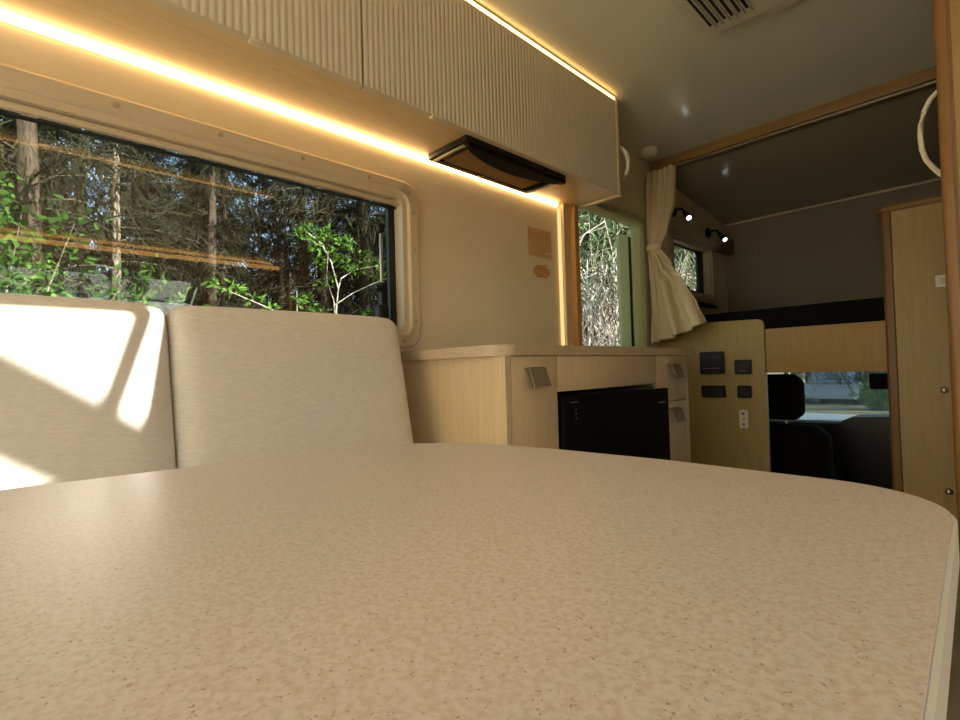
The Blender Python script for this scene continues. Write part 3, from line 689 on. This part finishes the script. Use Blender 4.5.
# ------------------------------------------------------------------ outside
bm = new(); box(bm, -120, 120, -120, 120, GZ-.3, GZ)
struct('ground', bm, M['soil'], 'forest floor outside the camper', 'ground', 0)
npr = np.random.RandomState(11)
def quads(P, D, Wd, L, w):
    """flat little blades: base points P, directions D, width directions Wd"""
    D = D/np.linalg.norm(D, axis=1, keepdims=True); Wd = np.cross(D, Wd); Wd /= np.linalg.norm(Wd, axis=1, keepdims=True)
    a = P-Wd*w[:, None]/2; b = P+Wd*w[:, None]/2; m1 = P+D*L[:, None]*.55
    c = m1+Wd*w[:, None]*.5; d = m1-Wd*w[:, None]*.5; e = P+D*L[:, None]
    n = len(P); V = np.concatenate([a, b, c, e, d], 1).reshape(-1, 3)
    F = (np.arange(n)[:, None]*5+np.arange(5)[None]).tolist()
    return V.tolist(), F
def leafmesh(name, P, D, L, w, mat):
    Wd = npr.normal(size=P.shape); V, F = quads(P, D, Wd, L, w)
    me = bpy.data.meshes.new(name); me.from_pydata(V, [], F); me.materials.append(mat); me.update(); return me
def bmmesh(name, bm, mat):
    me = bpy.data.meshes.new(name); bm.to_mesh(me); bm.free(); me.materials.append(mat)
    for p in me.polygons: p.use_smooth = True
    return me
def needle_tree(h, n, spread, low, mat, bark, seed, r0=.11, droop=.8):
    rs = np.random.RandomState(seed); r = random.Random(seed)
    bx, by = r.uniform(-.25, .25), r.uniform(-.25, .25)
    def axis(t): return Vector((bx*t*t*2, by*t*t*2+.12*math.sin(3*t+seed), h*t))
    bm = new(); tube(bm, [axis(i/10) for i in range(11)], [r0*(1-.8*i/10) for i in range(11)], 8)
    P = []; D = []
    nb = int(h*7)
    for b in range(nb):
        t = low+(1-low)*(b+.5)/nb; o = axis(t); a = b*2.4+r.uniform(-.5, .5); L = spread*(1.1-.75*t)*r.uniform(.55, 1.15)
        dv = Vector((math.cos(a), math.sin(a), r.uniform(-.1, .45)))
        pts = [o+dv*L*s+Vector((0, 0, -.25*L*s*s)) for s in (0, .35, .7, 1)]
        tube(bm, pts, [.016, .012, .008, .004], 4, False)
        m = int(n/nb)
        s = rs.uniform(.12, 1, m)**.8
        base_ = np.array([list(o+dv*L*q+Vector((0, 0, -.25*L*q*q))) for q in s])
        P.append(base_+rs.normal(size=(m, 3))*.09*L); D.append(np.array(dv)[None]*.5+rs.normal(size=(m, 3))*.5+np.array([[0, 0, -droop]]))
    P = np.concatenate(P); D = np.concatenate(D)
    return bmmesh('trunk', bm, bark), leafmesh('foliage', P, D, rs.uniform(.12, .34, len(P)), rs.uniform(.008, .020, len(P)), mat)
def dup_mesh(name, mesh, parent):
    o = bpy.data.objects.new(name, mesh); C.objects.link(o); o.parent = parent; return o
def plant(name, parts, x, y, label, cat, group, rz=0, sc=1, z=GZ):
    t = thing(name, (x, y, z), label, cat, group); t.rotation_euler = (0, 0, rz); t.scale = (sc, sc, sc)
    for n, m in parts: dup_mesh(n, m, t)
    return t
TREES = [needle_tree(7.5, 6500, 1.5, .10, M['needle'], M['bark'], 1), needle_tree(8.5, 6500, 1.7, .12, M['needle_dark'], M['bark'], 2, .14),
         needle_tree(7.0, 5200, 1.4, .06, M['needle'], M['bark_pale'], 3, .09), needle_tree(9.0, 6500, 1.9, .10, M['needle_dark'], M['bark_pale'], 4, .12)]
def forest(spec, n, label, group):
    k = 0
    for i in range(n*4):
        if k >= n: break
        x, y = spec()
        if any((x-a)**2+(y-b)**2 < .8 for a, b in spots): continue
        spots.append((x, y)); tr = TREES[rnd.randrange(4)]
        plant('forest_tree', (('trunk', tr[0]), ('foliage', tr[1])), x, y, label, 'tree', group, rnd.uniform(0, 6.28), rnd.uniform(.8, 1.25)); k += 1
spots = []
def polar(a0, a1, d0, d1):                 # bearing measured from the left (-x) towards the front (+y), in degrees
    def f():
        a = math.radians(rnd.uniform(a0, a1)); d = math.sqrt(rnd.uniform(d0*d0, d1*d1)); return -d*math.cos(a), d*math.sin(a)
    return f
forest(polar(-14, 44, 7.5, 12), 24, 'tall forest tree with drooping needles outside the long window', 'nearer trees outside the long window')
forest(polar(-14, 44, 13, 24), 60, 'thin forest tree far back outside the long window', 'farther trees outside the long window')
forest(polar(52, 69, 6.5, 15), 18, 'needle tree seen through the windows beside the curtain', 'trees outside the counter and alcove windows')
forest(polar(74, 112, 19, 32), 48, 'needle tree in front of the cab windscreen', 'trees in front of the windscreen')
for k in range(24):  # unseen treeline added to block bright sky reflected in the long window
    tr = TREES[rnd.randrange(4)]
    plant('forest_tree', (('trunk', tr[0]), ('foliage', tr[1])), rnd.uniform(28, 34), -6+k*.95, 'unseen distant tree added to block sky mirrored in the window', 'tree', 'added trees blocking the sunny side sky', rnd.uniform(0, 6.28), rnd.uniform(.68, .76) if k > 13 else rnd.uniform(.92, 1.05))
# leafy bushes
def bush(h, rad, n, seed, mat, lw=.022, ll=.055):
    rs = np.random.RandomState(seed); r = random.Random(seed); bm = new(); P = []; D = []
    for b in range(26):
        a = r.uniform(0, 6.28); tilt_ = r.uniform(.05, 1.0); L = h*r.uniform(.6, 1.05)
        tip = Vector((math.cos(a)*rad*tilt_, math.sin(a)*rad*tilt_, L*(1-.25*tilt_)))
        pts = [Vector((0, 0, 0)), tip*.4+Vector((0, 0, .1*h)), tip*.75+Vector((0, 0, .06*h)), tip]
        tube(bm, pts, [.012, .009, .006, .002], 4, False)
        m = n//26; s = rs.uniform(.25, 1.02, m)
        q = np.array([list(tip*float(v)+Vector((0, 0, .25*h*v*(1-v)*1.6))) for v in s])
        P.append(q+rs.normal(size=(m, 3))*np.array([.085, .085, .07])*rad*1.0); D.append(rs.normal(size=(m, 3))*.8+np.array([[math.cos(a)*.6, math.sin(a)*.6, .1]]))
    P = np.concatenate(P); D = np.concatenate(D); P[:, 2] = np.maximum(P[:, 2], .03)
    return bmmesh('stems', bm, M['bark_pale']), leafmesh('leaves', P, D, rs.uniform(ll*.6, ll*1.3, len(P)), rs.uniform(lw*.7, lw*1.3, len(P)), mat)
B1 = bush(2.9, 1.2, 7000, 21, M['leaf_dark']); B2 = bush(2.2, .9, 5000, 22, M['leaf']); B3 = bush(1.2, .7, 2600, 23, M['leaf'])
plant('leafy_bush', (('stems', B1[0]), ('leaves', B1[1])), -4.6, -.15, 'large sunlit leafy bush at the left of the long window', 'bush', None, .3, 1.0)
plant('leafy_bush', (('stems', B2[0]), ('leaves', B2[1])), -5.9, .35, 'green leafy bush just right of the large sunlit bush', 'bush', None, 1.3, .95)
plant('leafy_bush', (('stems', B2[0]), ('leaves', B2[1])), -6.5, -.6, 'green leafy bush behind the large sunlit bush', 'bush', None, 2.3, 1.45)
for (x, y, s) in ((-4.5, 15, 1.2), (-2.2, 17, 1.0), (-3.0, 20, 1.6), (-5.5, 19, 1.5), (-1.2, 22, 1.6)):
    plant('leafy_bush', (('stems', B3[0]), ('leaves', B3[1])), x, y, 'low green bush seen through the windscreen', 'bush', 'bushes beyond the windscreen', x, s, GZ-.32*s)
# sapling with bare stems and leaf clusters, in front of the long window's right half
def sapling(stems, clusters, seed, mat):
    rs = np.random.RandomState(seed); bm = new()
    for pts, r in stems: tube(bm, pts, [1.7*r*(1-.7*i/(len(pts)-1)) for i in range(len(pts))], 6, False)
    P = []; D = []
    for (c, rad, m) in clusters:
        d = rs.normal(size=(m, 3)); d /= np.linalg.norm(d, axis=1, keepdims=True); d[:, 2] *= .55
        P.append(np.array(c)[None]+d*rad*SF*rs.uniform(.2, 1, (m, 1))); D.append(d+rs.normal(size=(m, 3))*.6)
    P = np.concatenate(P); D = np.concatenate(D)
    return bmmesh('stems', bm, M['twig']), leafmesh('leaves', P, D, rs.uniform(.045, .095, len(P)), rs.uniform(.018, .034, len(P)), mat)
SX = -3.3*1.9
SF = 1.9
def sp(y, z, dx=0): return (dx*SF, y*SF, max(-.02, z*SF-GZ))
stems = [([sp(1.72, GZ), sp(1.74, -.3), sp(1.75, .2), sp(1.76, .45), sp(1.78, .62), sp(1.73, .81), sp(1.66, .93), sp(1.55, 1.0)], .011), ([sp(1.75, .40), sp(1.69, .52, .1), sp(1.64, .65, .1), sp(1.63, .84, .15)], .007),
         ([sp(1.78, .62), sp(1.86, .72, -.1), sp(1.98, .80, -.1), sp(2.2, .86, -.1)], .007), ([sp(1.75, .50), sp(1.9, .60), sp(2.08, .69), sp(2.2, .74)], .005), ([sp(1.74, -.1), sp(1.6, .30), sp(1.3, .44), sp(1.0, .55)], .006), ([sp(1.48, GZ), sp(1.47, .1), sp(1.47, .58)], .006)]
cl = [(sp(1.69, 1.00), .10, 90), (sp(1.56, 1.02), .09, 60), (sp(1.84, .95), .10, 70), (sp(1.50, .96), .07, 40), (sp(1.63, .90), .10, 60), (sp(1.76, .86), .09, 50), (sp(1.60, .78, .1), .06, 30), (sp(1.86, .80), .06, 26), (sp(1.72, .70), .05, 20),
      (sp(2.10, .86, -.1), .08, 60), (sp(1.98, .79, -.1), .07, 40), (sp(2.21, .86, -.1), .08, 60), (sp(2.2, .77, -.1), .07, 40), (sp(2.08, .95, -.1), .05, 24), (sp(1.62, .62, .1), .05, 20),
      (sp(1.05, .55), .09, 55), (sp(.96, .58), .05, 24), (sp(1.18, .50), .07, 34), (sp(1.30, .46), .05, 20), (sp(1.49, .52), .06, 28), (sp(1.58, .46), .07, 36), (sp(1.66, .44), .06, 30), (sp(1.55, .54), .05, 20), (sp(2.01, .46), .06, 26), (sp(.60, .44), .06, 26), (sp(.75, .46), .05, 20)]
SP = sapling(stems, cl, 31, M['leaf'])
plant('sapling', (('stems', SP[0]), ('leaves', SP[1])), SX, 0, 'sunlit sapling with pale stems outside the right end of the long window', 'sapling', None)
# dry thicket outside the counter window
def thicket(seed):
    rs = np.random.RandomState(seed); r = random.Random(seed); bm = new()
    for b in range(70):
        o = Vector((r.uniform(-.5, .5), r.uniform(-.6, .6), 0)); top = Vector((o.x+r.uniform(-.6, .6), o.y+r.uniform(-.7, .7), r.uniform(1.4, 3.2)))
        pts = [o, o.lerp(top, .4)+Vector((r.uniform(-.2, .2), r.uniform(-.2, .2), 0)), o.lerp(top, .75)+Vector((r.uniform(-.2, .2), r.uniform(-.2, .2), 0)), top]
        tube(bm, pts, [.014, .010, .007, .003], 4, False)
        for k in range(3):
            q = pts[2].lerp(top, r.random()); e = q+Vector((r.uniform(-.5, .5), r.uniform(-.5, .5), r.uniform(-.5, .1))); tube(bm, [q, q.lerp(e, .5)+Vector((0, 0, .08)), e], [.006, .004, .002], 4, False)
    m = 5200; P = rs.uniform([-.9, -1.0, .4], [.9, 1.0, 2.55], (m, 3)); D = rs.normal(size=(m, 3))*.35+np.array([[0, 0, -1]])
    m2 = 3800; P2 = rs.uniform([-1, -1.1, 2.1], [1, 1.1, 3.8], (m2, 3)); D2 = rs.normal(size=(m2, 3))*.7+np.array([[0, 0, -.4]])
    return bmmesh('stems', bm, M['twig']), leafmesh('dry_needles', P, D, rs.uniform(.12, .35, m), rs.uniform(.006, .014, m), M['dry']), leafmesh('green_sprays', P2, D2, rs.uniform(.08, .22, m2), rs.uniform(.01, .02, m2), M['spray'])
TH = thicket(41)
for (x, y, rz, s, lab) in ((-3.1, 5.2, .4, 1.0, 'dry straw coloured thicket outside the counter window'), (-4.4, 10.4, 2.1, 1.45, 'grey twiggy thicket outside the small alcove window'), (-6.2, 11.5, 3.3, 1.5, 'twiggy thicket behind the alcove window, farther forward')):
    plant('thicket_bush', (('stems', TH[0]), ('dry_needles', TH[1]), ('green_sprays', TH[2])), x, y, lab, 'thicket', None, rz, s)
# pale car beyond the windscreen
cr_ = thing('parked_car', (-3.6, 13.0, GZ), 'pale car parked among trees beyond the windscreen', 'car')
def carprism(name, pts, y0, y1, mat, bev=.05):
    bm = new(); prism(bm, pts, 'y', y0, y1)
    if bev: bmesh.ops.bevel(bm, geom=bm.edges[:], offset=bev, segments=2, affect='EDGES')
    return part(name, bm, M[mat], cr_)
X0 = -5.4
carprism('body', [(X0, GZ+.35), (X0, GZ+.85), (X0+.3, GZ+.95), (X0+3.9, GZ+.95), (X0+4.3, GZ+.75), (X0+4.3, GZ+.35)], 12.2, 13.9, 'car')
carprism('cabin', [(X0+.25, GZ+.951), (X0+.8, GZ+1.42), (X0+2.3, GZ+1.45), (X0+3.2, GZ+.951)], 12.35, 13.75, 'car')
carprism('side_windows', [(X0+.55, GZ+.99), (X0+.9, GZ+1.36), (X0+2.2, GZ+1.38), (X0+2.85, GZ+.99)], 12.33, 12.349, 'carglass', 0)
for wx in (X0+.85, X0+3.4):
    for wy in (12.2, 13.75):
        bm = new(); lathe(bm, [(.33, 0), (.33, .18), (.2, .19)], (wx, wy, GZ+.33), 20, 'y'); part('wheel', bm, M['black'], cr_)
cr_.location = (-3.6, 20.0, GZ+H-.1); cr_.rotation_euler = (0, 0, math.pi/2); cr_.scale = (.85, .85, .8)
# unseen leaning trunk added to shade part of the sunlit cushion
lt = thing('shade_trunk', (3.5, 4.62, GZ), 'unseen trunk added to cast slanting shade on the cushion', 'tree')
bm = new(); tube(bm, [(3.5, 4.62+.05, GZ-.04), (3.5, 1.59, 1.066), (3.5, -1.5, 3.57), (3.55, -3.5, 5.2)], [.085, .074, .06, .03], 12); part('trunk', bm, M['bark'], lt)
bm = new(); tube(bm, [(3.5, -.6, 2.84), (3.6, -.9, 3.7), (3.7, -.8, 4.5)], [.035, .025, .01], 8); part('branch', bm, M['bark'], lt)

# ------------------------------------------------------------------ light
sun = bpy.data.lights.new('sun', 'SUN'); so = bpy.data.objects.new('sun', sun); C.objects.link(so)
sun.energy = 25; sun.angle = math.radians(.53); sun.color = (1, .97, .92)
d = Vector((-1, -.35, -.242)).normalized(); so.rotation_euler = d.to_track_quat('-Z', 'Y').to_euler(); so.location = (6, 3, 4)
w = bpy.data.worlds.new('sky'); bpy.context.scene.world = w; w.use_nodes = True
nt_ = w.node_tree; sk = nt_.nodes.new('ShaderNodeTexSky'); sk.sky_type = 'NISHITA'; sk.sun_disc = False
sk.sun_elevation = math.radians(28); sk.sun_rotation = math.radians(70); sk.air_density = 1.0; sk.dust_density = 1.0
bg = nt_.nodes['Background']; bg.inputs['Strength'].default_value = .42; nt_.links.new(sk.outputs[0], bg.inputs['Color'])

# ------------------------------------------------------------------ camera
cam = bpy.data.cameras.new('camera'); co = bpy.data.objects.new('camera', cam); C.objects.link(co)
cam.sensor_width = 36; cam.lens = 498.1/960*36; cam.clip_start = .01; cam.clip_end = 400
yaw, pit, rol = math.radians(45.937), math.radians(1.156), math.radians(-1.664)
f = Vector((-math.sin(yaw)*math.cos(pit), math.cos(yaw)*math.cos(pit), math.sin(pit))); r_ = Vector((math.cos(yaw), math.sin(yaw), 0)); u_ = r_.cross(f)
R1 = math.cos(rol)*r_+math.sin(rol)*u_; U1 = -math.sin(rol)*r_+math.cos(rol)*u_
co.matrix_world = Matrix((R1, U1, -f)).transposed().to_4x4(); co.location = (0, 0, H)
sc = bpy.context.scene; sc.camera = co
sc.view_settings.view_transform = 'Standard'; sc.view_settings.look = 'None'; sc.view_settings.gamma = 1; sc.view_settings.use_curve_mapping = False
sc.view_settings.exposure = 0
sc.cycles.max_bounces = 10; sc.cycles.diffuse_bounces = 6; sc.cycles.transparent_max_bounces = 24; sc.cycles.sample_clamp_indirect = 6
